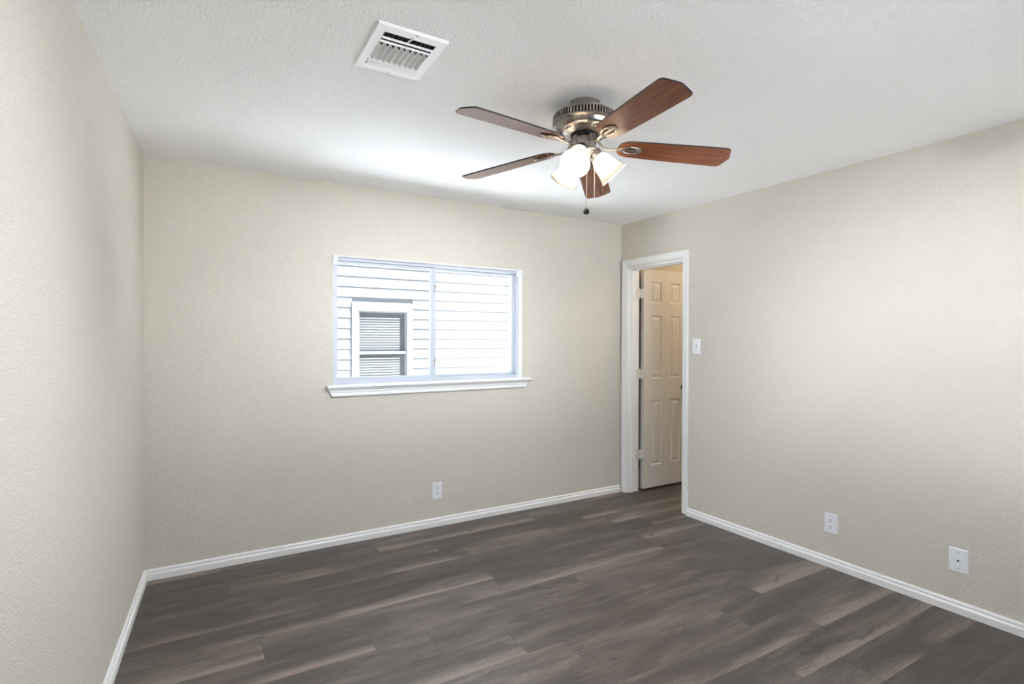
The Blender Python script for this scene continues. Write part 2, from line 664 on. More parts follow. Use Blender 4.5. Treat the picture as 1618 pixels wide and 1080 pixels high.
def cas_ring(kind):
    r = []
    for s, t in CASP:
        x = XR - t
        if kind == 'near_bottom':
            r.append((x, CY0 + s, 0.006))
        elif kind == 'near_top':
            r.append((x, CY0 + s, CZ - s))
        elif kind == 'far_top':
            r.append((x, CY1 - s, CZ - s))
        else:
            r.append((x, CY1 - s, 0.004))
    return r


loft(bm, [cas_ring('near_bottom'), cas_ring('near_top'), cas_ring('far_top'), cas_ring('far_bottom')])
struct(link('trim_1', bm, TRIM))

door = struct(empty('door_1', (XR, 3.3, 0)))
OFF = Vector((-XR, -3.3, 0))


def dpart(name, bm, mat, parent=door, **kw):
    bmesh.ops.translate(bm, verts=bm.verts, vec=OFF)
    return link(name, bm, mat, parent, **kw)


JY0, JY1, JZ = 2.987, 3.618, 2.026
JX0, JX1 = XR + 0.001, XW + 0.019
bm = bmesh.new()
box(bm, (JX0, JY0 - 0.018, 0.004), (JX1, JY0, JZ + 0.018))
box(bm, (JX0, JY1, 0.004), (JX1, JY1 + 0.018, JZ + 0.018))
box(bm, (JX0, JY0, JZ), (JX1, JY1, JZ + 0.018))
dpart('jamb', bm, TRIM)
bm = bmesh.new()
SX0, SX1 = XR + 0.040, XR + 0.072
box(bm, (SX0, JY0, 0.004), (SX1, JY0 + 0.011, JZ), 0.002)
box(bm, (SX0, JY1 - 0.011, 0.004), (SX1, JY1, JZ), 0.002)
box(bm, (SX0, JY0 + 0.011, JZ - 0.011), (SX1, JY1 - 0.011, JZ), 0.002)
dpart('door_stop', bm, TRIM)

# six-panel slab, standing open at a right angle into the next room
SLX0, SLX1, SLY0, SLY1, SLZ0, SLZ1 = 3.556, 4.146, 3.612, 3.647, 0.016, 2.043
COLS = [(3.651, 3.788), (3.899, 4.036)]
ROWS = [(0.222, 0.825), (1.029, 1.615), (1.735, 1.931)]
bm = bmesh.new()
us = sorted([SLX0, SLX1] + [c for p in COLS for c in p])
vs = sorted([SLZ0, SLZ1] + [c for p in ROWS for c in p])


def is_panel(u0, u1, v0, v1):
    cu, cv = (u0 + u1) / 2, (v0 + v1) / 2
    return any(a < cu < b for a, b in COLS) and any(a < cv < b for a, b in ROWS)


cache = {}


def DV(u, w, v):
    k = (round(u, 5), round(w, 5), round(v, 5))
    if k not in cache:
        cache[k] = bm.verts.new((u, w, v))
    return cache[k]


for i in range(len(us) - 1):
    for j in range(len(vs) - 1):
        u0, u1, v0, v1 = us[i], us[i + 1], vs[j], vs[j + 1]
        bm.faces.new((DV(u0, SLY1, v0), DV(u1, SLY1, v0), DV(u1, SLY1, v1), DV(u0, SLY1, v1)))
        if not is_panel(u0, u1, v0, v1):
            bm.faces.new((DV(u0, SLY0, v0), DV(u1, SLY0, v0), DV(u1, SLY0, v1), DV(u0, SLY0, v1)))
        else:
            steps = [(0, 0), (0.003, 0.002), (0.012, 0.0085), (0.017, 0.0085), (0.036, 0.002), (0.039, 0.0015)]
            prev = None
            for s, dpt in steps:
                ring = [DV(u0 + s, SLY0 + dpt, v0 + s), DV(u1 - s, SLY0 + dpt, v0 + s), DV(u1 - s, SLY0 + dpt, v1 - s), DV(u0 + s, SLY0 + dpt, v1 - s)]
                if prev:
                    for q in range(4):
                        bm.faces.new((prev[q], prev[(q + 1) % 4], ring[(q + 1) % 4], ring[q]))
                prev = ring
            bm.faces.new(prev)
for i in range(len(us) - 1):
    for v in (SLZ0, SLZ1):
        bm.faces.new((DV(us[i], SLY0, v), DV(us[i + 1], SLY0, v), DV(us[i + 1], SLY1, v), DV(us[i], SLY1, v)))
for j in range(len(vs) - 1):
    for u in (SLX0, SLX1):
        bm.faces.new((DV(u, SLY0, vs[j]), DV(u, SLY0, vs[j + 1]), DV(u, SLY1, vs[j + 1]), DV(u, SLY1, vs[j])))
slabo = dpart('door_slab', bm, DOORW)

for zc in (1.816, 1.079, 0.340):
    bm = bmesh.new()
    hz = 0.044
    # leaf on the jamb, leaf on the door edge and the knuckle between them
    box(bm, (JX1 - 0.033, JY1 - 0.0015, zc - hz), (JX1 + 0.004, JY1 + 0.0005, zc + hz), 0.0006)
    box(bm, (SLX0 - 0.0018, SLY0 + 0.003, zc - hz), (SLX0 + 0.0003, SLY1, zc + hz), 0.0004)
    box(bm, (JX1 + 0.002, JY1 + 0.001, zc - hz), (SLX0, JY1 + 0.004, zc + hz), 0.0006)
    for q in range(5):
        z0 = zc - hz + q * 2 * hz / 5
        lathe(bm, [(0.0, z0 + 0.0004), (0.0055, z0 + 0.0008), (0.0055, z0 + 2 * hz / 5 - 0.0008), (0.0, z0 + 2 * hz / 5 - 0.0004)], 14,
              Matrix.Translation((3.529, JY1 - 0.001, 0)))
    for q in (-1, 0, 1):
        lathe(bm, [(0.0, 0), (0.0035, 0), (0.003, 0.001), (0, 0.0012)], 10,
              Matrix.Translation((SLX0 - 0.0018, SLY0 + 0.015 + 0.008 * (q % 2), zc + q * 0.03)) @ Matrix.Rotation(-PI / 2, 4, 'Y'))
    dpart('hinge', bm, HINGEM, slabo)
bm = bmesh.new()
mk = Matrix.Translation((4.082, SLY0, 0.935)) @ Matrix.Rotation(PI / 2, 4, 'X')
lathe(bm, [(0.0, 0), (0.031, 0), (0.031, 0.004), (0.028, 0.008), (0.012, 0.012), (0.011, 0.028), (0.02, 0.036), (0.026, 0.046), (0.026, 0.056), (0.021, 0.064), (0.0, 0.067)], 28, mk)
dpart('knob', bm, BRONZE, slabo, smooth=True, autosmooth=40)

# lamp of the next room
lampo = empty('ceiling_light', (4.45, 2.85, H))
tag(lampo, 'round frosted ceiling light in the room beyond the open door', 'ceiling light')
bm = bmesh.new()
lathe(bm, [(0.0, 0), (0.14, 0), (0.14, -0.02), (0.12, -0.03), (0, -0.03)], 32)
link('base', bm, NICKEL, lampo)
bm = bmesh.new()
lathe(bm, [(0.12, -0.03), (0.118, -0.055), (0.095, -0.085), (0.05, -0.10), (0.0, -0.104)], 32)
link('globe', bm, GLOBE, lampo, smooth=True)

# ------------------------------------------------------------------ window_1
win = struct(empty('window_1', (1.548, YB, WZ0)))
WOFF = Vector((-1.548, -YB, -WZ0))


def wpart(name, bm, mat, parent=win, **kw):
    bmesh.ops.translate(bm, verts=bm.verts, vec=WOFF)
    return link(name, bm, mat, parent, **kw)


def frame_bm(x0, x1, z0, z1, w, y0, y1, bev=0.002, wt=None, wb=None, wl=None, wr=None):
    wt, wb, wl, wr = wt or w, wb or w, wl or w, wr or w
    bm = bmesh.new()
    o = [(x0, z0), (x1, z0), (x1, z1), (x0, z1)]
    i = [(x0 + wl, z0 + wb), (x1 - wr, z0 + wb), (x1 - wr, z1 - wt), (x0 + wl, z1 - wt)]
    V = {}
    for k in range(4):
        for nm, src in (('o', o), ('i', i)):
            for y in (y0, y1):
                V[nm, k, y] = bm.verts.new((src[k][0], y, src[k][1]))
    for k in range(4):
        l = (k + 1) % 4
        for y in (y0, y1):
            bm.faces.new((V['o', k, y], V['o', l, y], V['i', l, y], V['i', k, y]))
        bm.faces.new((V['i', k, y0], V['i', l, y0], V['i', l, y1], V['i', k, y1]))
        bm.faces.new((V['o', k, y0], V['o', l, y0], V['o', l, y1], V['o', k, y1]))
    return bm


FYA, FYB = YB + 0.055, YB + 0.125
bm = frame_bm(WX0, WX1, WZ0, WZ1, 0.022, FYA, FYB, wb=0.024)
# fixed-lite bead on the right, track rail lines
box(bm, (1.545, FYA + 0.038, WZ0 + 0.024), (1.580, FYB, WZ1 - 0.022))
box(bm, (1.580, FYA + 0.040, WZ0 + 0.024), (WX1 - 0.022, FYB, WZ0 + 0.042))
box(bm, (1.580, FYA + 0.040, WZ1 - 0.040), (WX1 - 0.022, FYB, WZ1 - 0.022))
box(bm, (WX1 - 0.052, FYA + 0.022, WZ0 + 0.042), (WX1 - 0.022, FYB, WZ1 - 0.040))
wpart('window_frame', bm, FRAME)
bm = bmesh.new()
box(bm, (WX0 + 0.022, FYA + 0.002, WZ1 - 0.026), (1.545, FYA + 0.032, WZ1 - 0.0218))
box(bm, (1.5382, FYA + 0.0045, WZ0 + 0.03), (1.5410, FYA + 0.0062, WZ1 - 0.03))
wpart('gasket', bm, GASKET)
bm = frame_bm(WX0 + 0.022, 1.556, WZ0 + 0.024, WZ1 - 0.026, 0.030, FYA + 0.006, FYA + 0.034, wl=0.020, wt=0.020, wb=0.022)
box(bm, (1.532, FYA - 0.002, WZ0 + 0.03), (1.538, FYA + 0.007, WZ1 - 0.03))
sash = wpart('sash', bm, FRAME)
bm = bmesh.new()
box(bm, (WX0 + 0.040, FYA + 0.018, WZ0 + 0.044), (1.528, FYA + 0.022, WZ1 - 0.044))
wpart('pane', bm, PANE, sash)
bm = bmesh.new()
box(bm, (1.578, FYA + 0.052, WZ0 + 0.040), (WX1 - 0.050, FYA + 0.056, WZ1 - 0.038))
wpart('pane', bm, PANE2)
for z in (1.775, 1.215):
    bm = bmesh.new()
    box(bm, (1.556, FYA + 0.010, z - 0.030), (1.562, FYA + 0.030, z + 0.026), 0.001)
    box(bm, (1.562, FYA + 0.014, z + 0.008), (1.574, FYA + 0.024, z + 0.026), 0.001)
    wpart('latch', bm, TAN)
# stool, apron
bm = bmesh.new()
nose = [(YB + 0.056, WZ0), (YB - 0.038, WZ0), (YB - 0.046, WZ0 - 0.003), (YB - 0.050, WZ0 - 0.010), (YB - 0.046, WZ0 - 0.017), (YB - 0.038, WZ0 - 0.020), (YB, WZ0 - 0.020)]
nx0, nx1 = 0.757, 2.362
# the stool: wide in front of the wall, narrower inside the opening
loft(bm, [[(x, min(y, YB), z) for y, z in nose] for x in (nx0, nx0 + 0.004, nx1 - 0.004, nx1)])
box(bm, (WX0, YB - 0.001, WZ0 - 0.004), (WX1, YB + 0.055, WZ0 + 0.0005))
wpart('window_sill', bm, TRIM)
bm = bmesh.new()
zt = WZ0 - 0.020
ap = [(0, zt), (0.020, zt), (0.021, zt - 0.010), (0.015, zt - 0.013), (0.016, zt - 0.026), (0.012, zt - 0.031), (0.0125, zt - 0.040), (0.018, zt - 0.046), (0.018, zt - 0.052), (0.014, zt - 0.056), (0, zt - 0.056)]
rings = []
for side, x0, x1 in ((0, 0.765, 0.796), (1, 2.352, 2.325)):
    rings.append([(x0 + (x1 - x0) * (zt - z) / 0.056, YB - t, z) for t, z in ap])
loft(bm, rings)
wpart('apron', bm, TRIM)
for x0, x1 in ((WX0, WX0 + 0.026), (WX1 - 0.026, WX1)):
    bm = bmesh.new()
    z0, z1 = WZ1 - 0.050, WZ1
    # open box bracket: outer cheek, back, top and front gate
    box(bm, (x0, YB - 0.012, z0), (x1, YB + 0.036, z0 + 0.002))
    box(bm, (x0, YB - 0.012, z1 - 0.002), (x1, YB + 0.036, z1))
    box(bm, (x0, YB + 0.034, z0), (x1, YB + 0.036, z1))
    xa = x0 if x0 < 1.5 else x1 - 0.002
    box(bm, (xa, YB - 0.012, z0), (xa + 0.002, YB + 0.036, z1))
    box(bm, (x0, YB - 0.014, z0 + 0.001), (x1, YB - 0.012, z1 - 0.001), 0.0006)
    br = wpart('blind_bracket', bm, PLATE)
    bm = bmesh.new()
    lathe(bm, [(0, 0), (0.003, 0), (0.0024, 0.0015), (0, 0.002)], 12,
          Matrix.Translation(((x0 + x1) / 2 + (0.004 if x0 > 1.5 else -0.006), YB - 0.014, (z0 + z1) / 2)) @ Matrix.Rotation(PI / 2, 4, 'X'))
    wpart('screw', bm, DARK, br)

# ------------------------------------------------------------------ wall plates
WHITE_SIDE = {'back': Matrix.Rotation(0, 4, 'Z'), 'right': Matrix.Rotation(-PI / 2, 4, 'Z')}
# local frame: x along the wall, -y out into the room, z up


def plate_root(name, loc, side):
    o = empty(name, loc)
    o.rotation_euler = WHITE_SIDE[side].to_euler()
    return o


def plate_bm(w, h, t=0.006):
    bm = bmesh.new()
    a = 0.003
    r0 = [(-w / 2, 0, -h / 2), (w / 2, 0, -h / 2), (w / 2, 0, h / 2), (-w / 2, 0, h / 2)]
    r1 = [(x, -t * 0.5, z) for x, _, z in r0]
    r2 = [(x - math.copysign(a, x), -t, z - math.copysign(a, z)) for x, _, z in r0]
    loft(bm, [r0, r1, r2])
    return bm


def screw_bm(x, z, y, r=0.0032):
    bm = bmesh.new()
    lathe(bm, [(0, 0), (r, 0), (r * 0.8, 0.0012), (0, 0.0015)], 14, Matrix.Translation((x, y, z)) @ Matrix.Rotation(PI / 2, 4, 'X'))
    return bm


def outlet(loc, side, label):
    o = plate_root('wall_outlet', loc, side)
    tag(o, label, 'outlet', 'duplex wall outlets')
    link('cover_plate', plate_bm(0.0785, 0.122), PLATE, o)
    for zc in (0.0195, -0.0195):
        bm = bmesh.new()
        # receptacle face: round with flattened top and bottom
        pts = []
        for k in range(28):
            a = 2 * PI * k / 28
            pts.append((0.0175 * math.cos(a), max(-0.0140, min(0.0140, 0.0175 * math.sin(a)))))
        loft(bm, [[(x, -0.0055, zc + z) for x, z in pts], [(x, -0.0075, zc + z) for x, z in pts], [(x * 0.94, -0.0082, zc + z * 0.94) for x, z in pts]])
        f = link('socket', bm, PLATE, o)
        bm = bmesh.new()
        box(bm, (-0.0075, -0.0078, zc + 0.001), (-0.0050, -0.0085, zc + 0.0095))
        box(bm, (0.0050, -0.0078, zc + 0.002), (0.0075, -0.0085, zc + 0.0090))
        gp = [(0.0038 * math.cos(a), max(-0.003, 0.0038 * math.sin(a))) for a in [2 * PI * k / 16 for k in range(16)]]
        loft(bm, [[(x, -0.0078, zc - 0.0068 + z) for x, z in gp], [(x, -0.0085, zc - 0.0068 + z) for x, z in gp]])
        link('slot', bm, DARK, f)
    link('screw', screw_bm(0, 0, -0.006), PLATE, o)
    return o


outlet((1.5555, YB, 0.263), 'back', 'white duplex outlet on the window wall, low under the window sill')
outlet((XR, 1.816, 0.268), 'right', 'white duplex outlet low on the right wall, between the door and the phone jack')

pj = plate_root('phone_jack', (XR, 1.178, 0.268), 'right')
tag(pj, 'white phone jack plate with one small square port low on the right wall', 'wall jack')
link('cover_plate', plate_bm(0.082, 0.122), PLATE, pj)
bm = bmesh.new()
box(bm, (-0.0085, -0.0055, -0.0085), (0.0085, -0.0075, 0.0075), 0.0008)
pp = link('port_frame', bm, PLATE, pj)
bm = bmesh.new()
loft(bm, [[(-0.0062, y, 0.0045), (0.0058, y, 0.0045), (0.0058, y, -0.0015), (0.0028, y, -0.0015), (0.0028, y, -0.0055), (-0.0030, y, -0.0055), (-0.0030, y, -0.0015), (-0.0062, y, -0.0015)] for y in (-0.0070, -0.0080)])
link('port', bm, DARK, pp)
for z in (0.042, -0.042):
    link('screw', screw_bm(0, z, -0.006, 0.0034), NICKEL, pj)

sw = plate_root('light_switch', (XR, 2.847, 1.341), 'right')
tag(sw, 'white toggle light switch on the right wall beside the door casing', 'light switch')
link('cover_plate', plate_bm(0.073, 0.119), PLATE, sw)
bm = bmesh.new()
box(bm, (-0.0055, -0.0056, -0.012), (0.0055, -0.0068, 0.012))
bz = link('toggle_slot', bm, plain('grey_slot', (0.30, 0.30, 0.31), 0.6), sw)
bm = bmesh.new()
loft(bm, [[(-0.0042, -0.006, -0.008), (0.0042, -0.006, -0.008), (0.0042, -0.006, 0.004), (-0.0042, -0.006, 0.004)],
          [(-0.0034, -0.017, -0.0115), (0.0034, -0.017, -0.0115), (0.0034, -0.018, -0.0055), (-0.0034, -0.018, -0.0055)]])
link('toggle', bm, PLATE, sw)
for z in (0.030, -0.030):
    link('screw', screw_bm(0, z, -0.006), PLATE, sw)

# ------------------------------------------------------------------ ceiling air register
vent = empty('air_vent', ((VX0 + VX1) / 2, (VY0 + VY1) / 2, H))
tag(vent, 'white rectangular three way air vent set in the ceiling', 'air vent')
VW, VD = (VX1 - VX0) / 2, (VY1 - VY0) / 2
# local: x as room x, y as room y, z down is negative
SLOTS = [(-0.092, 0.092, -0.118, -0.088), (-0.092, 0.092, -0.081, -0.063)]      # two long slots on the near side
MID = (-0.052, 0.060)                                                            # short angled louvres
nM = 9
xs0, xs1 = -0.094, 0.094
step = (xs1 - xs0) / nM
MIDS = [(xs0 + i * step + 0.0022, xs0 + (i + 1) * step - 0.0022, MID[0], MID[1]) for i in range(nM)]
FAR = [(-0.094, 0.094, 0.072, 0.094), (-0.094, 0.094, 0.098, 0.124)]
ALLH = SLOTS + MIDS + FAR
us = sorted(set([-VW, VW] + [h[0] for h in ALLH] + [h[1] for h in ALLH]))
vs = sorted(set([-VD, VD] + [h[2] for h in ALLH] + [h[3] for h in ALLH]))
bm = bmesh.new()
slab(bm, us, vs, ALLH, lambda u, v, w: (u, v, -0.010 + w), 0.0015)
# turned-up rim
r0 = [(-VW, -VD), (VW, -VD), (VW, VD), (-VW, VD)]
loft(bm, [[(x * 1.0, y * 1.0, -0.0088) for x, y in r0], [(x * 1.012, y * 1.010, -0.004) for x, y in r0], [(x * 1.012, y * 1.010, 0.0) for x, y in r0]], cap=False)
link('face_plate', bm, VENTW, vent)


def louvre(bm, p0, p1, d, t=0.0012):
    """a flat blade from edge p0-p1 leaning by vector d"""
    p0, p1, d = Vector(p0), Vector(p1), Vector(d)
    n = (p1 - p0).cross(d).normalized() * t / 2
    loft(bm, [[tuple(q + n) for q in (p0, p1, p1 + d, p0 + d)], [tuple(q - n) for q in (p0, p1, p1 + d, p0 + d)]])


for h in MIDS:
    bm = bmesh.new()
    louvre(bm, (h[0], h[2] + 0.0005, -0.0095), (h[0], h[3] - 0.0005, -0.0095), (0.0072, 0.0, -0.0140))
    link('louvre', bm, VENTW, vent)
for h in FAR:
    bm = bmesh.new()
    louvre(bm, (h[0], h[2], -0.0095), (h[1], h[2], -0.0095), (0, 0.009, -0.0090))
    link('louvre', bm, VENTW, vent)
for h in SLOTS:
    bm = bmesh.new()
    louvre(bm, (h[0], h[3] + 0.0005, -0.0098), (h[1], h[3] + 0.0005, -0.0098), (0, 0.002, -0.0060))
    link('louvre', bm, VENTW, vent)
bm = bmesh.new()
# sheet-metal boot above the ceiling and the damper blades seen through the slots
DX, DY_ = VW - 0.0175, VD - 0.0175
loft(bm, [[(-DX, -DY_, z), (DX, -DY_, z), (DX, DY_, z), (-DX, DY_, z)] for z in (0.0, 0.17)], cap=False)
box(bm, (-DX, -DY_, 0.168), (DX, DY_, 0.170))
for i in range(13):
    x = -0.099 + i * 0.0165
    box(bm, (x, -DY_ + 0.001, 0.004), (x + 0.0012, -0.052, 0.020))
link('damper', bm, VENTM, vent)
bm = bmesh.new()
tube(bm, [(0.0, -0.083, -0.006), (0.0, -0.110, -0.010), (0.001, -0.122, -0.013), (0.002, -0.140, -0.017)], [0.003, 0.003, 0.0035, 0.004], 8)
link('lever', bm, VENTW, vent)
for x, y in ((0.012, -0.146), (0.004, 0.150)):
    bm = bmesh.new()
    lathe(bm, [(0, 0), (0.0042, 0), (0.0034, -0.0022), (0, -0.0028)], 14, Matrix.Translation((x, y, -0.0100)))
    link('screw', bm, NICKEL, vent)

# ------------------------------------------------------------------ ceiling fan
axis = Vector((0.0252, 0.0239, 1)).normalized()
fan = empty('ceiling_fan', (1.489, 1.882, H))
e1 = Vector((0, 1, 0)).cross(axis).normalized()
e2 = axis.cross(e1)
fan.rotation_euler = Matrix((e1, e2, axis)).transposed().to_euler()
tag(fan, 'five blade ceiling fan with cherry wood blades, brushed nickel body and three lit glass shades', 'ceiling fan')

bm = bmesh.new()
lathe(bm, [(0.0, 0.003), (0.066, 0.003), (0.0675, -0.002), (0.0675, -0.026), (0.066, -0.030), (0.057, -0.038), (0.054, -0.042), (0.054, -0.058)], 56)
cano = link('canopy', bm, NICKEL, fan, smooth=True, autosmooth=35)
for a in (0.3, 0.3 + PI):
    bm = bmesh.new()
    lathe(bm, [(0, 0), (0.004, 0), (0.003, 0.002), (0, 0.003)], 12, Matrix.Rotation(a - 0.9, 4, 'Z') @ Matrix.Translation((0.0672, 0, -0.014)) @ Matrix.Rotation(PI / 2, 4, 'Y'))
    link('screw', bm, DARK, cano)

bm = bmesh.new()
lathe(bm, [(0.054, -0.046), (0.075, -0.047), (0.110, -0.051), (0.128, -0.056), (0.1355, -0.062), (0.139, -0.064),
           (0.139, -0.0655), (0.134, -0.0665), (0.134, -0.0945), (0.139, -0.0955), (0.1425, -0.0985), (0.1425, -0.103),
           (0.138, -0.106), (0.132, -0.108), (0.130, -0.112), (0.128, -0.122), (0.122, -0.128),
           (0.112, -0.131), (0.096, -0.136), (0.080, -0.140), (0.066, -0.143), (0.060, -0.143), (0.060, -0.138), (0.0, -0.138)], 72)
motor = link('motor_housing', bm, NICKEL, fan, smooth=True, autosmooth=35)
# vent slots and fins around the shoulder: fins over a dark band
bm = bmesh.new()
lathe(bm, [(0.1345, -0.0668), (0.1348, -0.0942)], 72)
link('vent_band', bm, DARK, motor)
bm = bmesh.new()
for i in range(64):
    a = 2 * PI * i / 64
    m4 = Matrix.Rotation(a, 4, 'Z')
    vs_ = box(bm, (0.133, -0.0034, -0.0955), (0.1408, 0.0034, -0.0655))
    for v in vs_:
        v.co = m4 @ v.co
link('vent_fins', bm, NICKEL, motor)
for i in range(10):
    a = 2 * PI * i / 10 + 0.16
    bm = bmesh.new()
    # small leaf-shaped rosettes of holes on the sloping underside
    for j in range(-1, 2):
        m4 = Matrix.Rotation(a + j * 0.085, 4, 'Z') @ Matrix.Translation((0.100 + 0.004 * (j == 0), 0, -0.1357)) @ Matrix.Rotation(j * 0.7, 4, 'Z')
        pts = [(0.0060 * math.cos(t), 0.0026 * math.sin(t)) for t in [2 * PI * k / 12 for k in range(12)]]
        loft(bm, [[tuple(m4 @ Vector((x, y, zz - x * 0.28))) for x, y in pts] for zz in (0.0015, -0.0014)])
    link('rosette', bm, DARK, motor)

bm = bmesh.new()
lathe(bm, [(0.0, -0.137), (0.060, -0.138), (0.062, -0.143), (0.060, -0.152), (0.050, -0.158), (0.040, -0.160), (0.036, -0.166), (0.0, -0.166)], 48)
link('flywheel', bm, BLACK, fan, smooth=True, autosmooth=35)

bm = bmesh.new()
lathe(bm, [(0.0, -0.158), (0.044, -0.158), (0.0505, -0.161), (0.0515, -0.166), (0.0515, -0.206), (0.0530, -0.208), (0.0530, -0.213), (0.0500, -0.216), (0.0, -0.216)], 48)
hous = link('switch_housing', bm, NICKEL, fan, smooth=True, autosmooth=35)
for a in (2.4, 5.3):
    bm = bmesh.new()
    lathe(bm, [(0, 0), (0.0045, 0), (0.0035, 0.003), (0, 0.004)], 12, Matrix.Rotation(a, 4, 'Z') @ Matrix.Translation((0.0513, 0, -0.185)) @ Matrix.Rotation(PI / 2, 4, 'Y'))
    link('screw', bm, DARK, hous)
bm = bmesh.new()
lathe(bm, [(0.0, -0.214), (0.048, -0.215), (0.046, -0.222), (0.038, -0.232), (0.033, -0.242), (0.030, -0.250), (0.024, -0.256), (0.010, -0.259), (0.0, -0.260)], 48)
link('light_fitter', bm, NICKEL, fan, smooth=True, autosmooth=35)

# ---- blades and irons
ZB, DROOP, PITCHB = -0.1875, math.radians(3.0), 0.2045
PHI = 0.7772


def blade_local(x, y, z=0.0):
    """blade frame (x out, y across, z normal) -> fan frame for a blade along +x"""
    m4 = Matrix.Translation((0, 0, ZB)) @ Matrix.Rotation(DROOP, 4, 'Y') @ Matrix.Rotation(-PITCHB, 4, 'X')
    return m4 @ Vector((x, y, z))


outline = []
half = [(0.150, 0.0), (0.151, 0.018), (0.156, 0.032), (0.166, 0.044), (0.182, 0.053), (0.205, 0.0585), (0.30, 0.0625), (0.45, 0.067), (0.600, 0.0695), (0.622, 0.0695), (0.633, 0.0665), (0.640, 0.059), (0.652, 0.024), (0.6585, 0.0)]
outline = [(x, y) for x, y in half] + [(x, -y) for x, y in half[-2:0:-1]]


def make_blade():
    bm = bmesh.new()
    ins = 0.0012
    cx = 0.4

    def ring(z, s):
        return [tuple(blade_local(x - math.copysign(s, x - cx), y - (math.copysign(s, y) if abs(y) > 1e-6 else 0), z)) for x, y in outline]
    loft(bm, [ring(-0.0032, ins), ring(-0.0022, 0), ring(0.0022, 0), ring(0.0032, ins)])
    for f in bm.faces:
        f.material_index = 0 if len(f.verts) > 4 else 1
    return bm


def make_iron():
    bm = bmesh.new()
    zz = -0.0068
    # outer oval ring
    n = 40
    cxo, ax_, ay_ = 0.206, 0.046, 0.0235
    prof = []
    rings = []
    for k in range(n):
        t = 2 * PI * k / n
        c, s = math.cos(t), math.sin(t)
        wy = ay_ * (1.0 if c > -0.2 else 1.0 - 0.25 * (abs(c) - 0.2))
        px, py = cxo + ax_ * c, wy * s
        nrm = Vector((c / ax_, s / ay_, 0)).normalized()
        ring = []
        for q in range(8):
            b = 2 * PI * q / 8
            ring.append(tuple(blade_local(px + nrm.x * 0.0052 * math.cos(b), py + nrm.y * 0.0052 * math.cos(b), zz + 0.0036 * math.sin(b))))
        rings.append(ring)
    rings.append(rings[0])
    loft(bm, rings, cap=False)
    # lens-shaped inner leaf splitting the oval in two eyes
    for sg in (1, -1):
        pts = []
        for k in range(13):
            t = k / 12
            pts.append(blade_local(cxo - ax_ + 0.004 + t * (2 * ax_ - 0.008), sg * 0.0026 * math.sin(PI * t), zz))
        tube(bm, pts, [0.0042] * 13, 8, flat=0.8)
    # arm: from the oval inward, then sweeping up to the flywheel
    start = blade_local(cxo - ax_ + 0.002, 0, zz)
    s = start
    pts = [s, blade_local(0.135, 0, zz), Vector((0.112, 0, s.z - 0.001)), Vector((0.092, 0, s.z + 0.004)), Vector((0.077, 0, s.z + 0.016)), Vector((0.066, 0, s.z + 0.030)), Vector((0.052, 0, -0.1545))]
    tube(bm, pts, [0.0080, 0.0072, 0.0068, 0.0068, 0.0070, 0.0075, 0.0085], 10, flat=0.75)
    return bm


b0 = link('blade', make_blade(), [BLADE, plain('dark_edge_band', (0.020, 0.016, 0.020), 0.45)], fan)
i0 = link('blade_iron', make_iron(), NICKEL, fan, smooth=True, autosmooth=50)
screws = []
for x, y in ((0.178, 0.0), (0.232, 0.012), (0.232, -0.012)):
    bm = bmesh.new()
    lathe(bm, [(0, 0), (0.0036, 0), (0.0028, -0.0022), (0, -0.003)], 12, Matrix.Translation(blade_local(x, y, -0.0098)), cap=True)
    screws.append(link('screw', bm, NICKEL, i0))
for k in range(5):
    if k == 0:
        b, i_, ss = b0, i0, screws
    else:
        b, i_, ss = b0.copy(), i0.copy(), [q.copy() for q in screws]
        for q in [b, i_] + ss:
            COL.objects.link(q)
        b.parent = fan
        i_.parent = fan
        for q in ss:
            q.parent = i_
    b.rotation_euler = (0, 0, PHI + k * 2 * PI / 5)
    i_.rotation_euler = (0, 0, PHI + k * 2 * PI / 5)

# ---- three light arms with bell shades
RD = math.atan2(-math.sin(YAW), math.cos(YAW))          # direction of the shade seen side-on, in the room
for th in (6, 126, 246):
    a = RD + math.radians(th)
    tilt = math.radians(44)
    # local z of the shade runs down and out
    m4 = Matrix.Rotation(a, 4, 'Z') @ Matrix.Translation((0.034, 0, -0.209)) @ Matrix.Rotation(PI - tilt, 4, 'Y')
    bm = bmesh.new()
    lathe(bm, [(0.0, -0.010), (0.012, -0.010), (0.014, 0.0), (0.022, 0.006), (0.0285, 0.010), (0.0305, 0.014), (0.0305, 0.034), (0.029, 0.036), (0.0, 0.036)], 36, m4)
    arm = link('light_socket', bm, NICKEL, fan, smooth=True, autosmooth=35)
    bm = bmesh.new()
    outer = [(0.0265, 0.030), (0.0285, 0.036), (0.033, 0.043), (0.0395, 0.053), (0.0440, 0.066), (0.0470, 0.082), (0.0500, 0.100), (0.0545, 0.118), (0.0600, 0.134), (0.0655, 0.146)]
    inner = [(r - 0.0022, z + 0.0006) for r, z in outer]
    lathe(bm, outer + [(0.0655, 0.1475)] + inner[::-1], 44, m4)
    link('lamp_shade', bm, SHADE, arm, smooth=True, autosmooth=60)
    bm = bmesh.new()
    lathe(bm, [(0.0, 0.034), (0.012, 0.036), (0.0125, 0.052), (0.017, 0.060), (0.0235, 0.072), (0.0255, 0.084), (0.0235, 0.096), (0.017, 0.105), (0.009, 0.1095), (0.0, 0.111)], 24, m4)
    link('bulb', bm, BULB, arm, smooth=True)

# ---- pull chains
rdir = Vector((math.cos(YAW), -math.sin(YAW), 0))
fdir = Vector((math.sin(YAW), math.cos(YAW), 0))


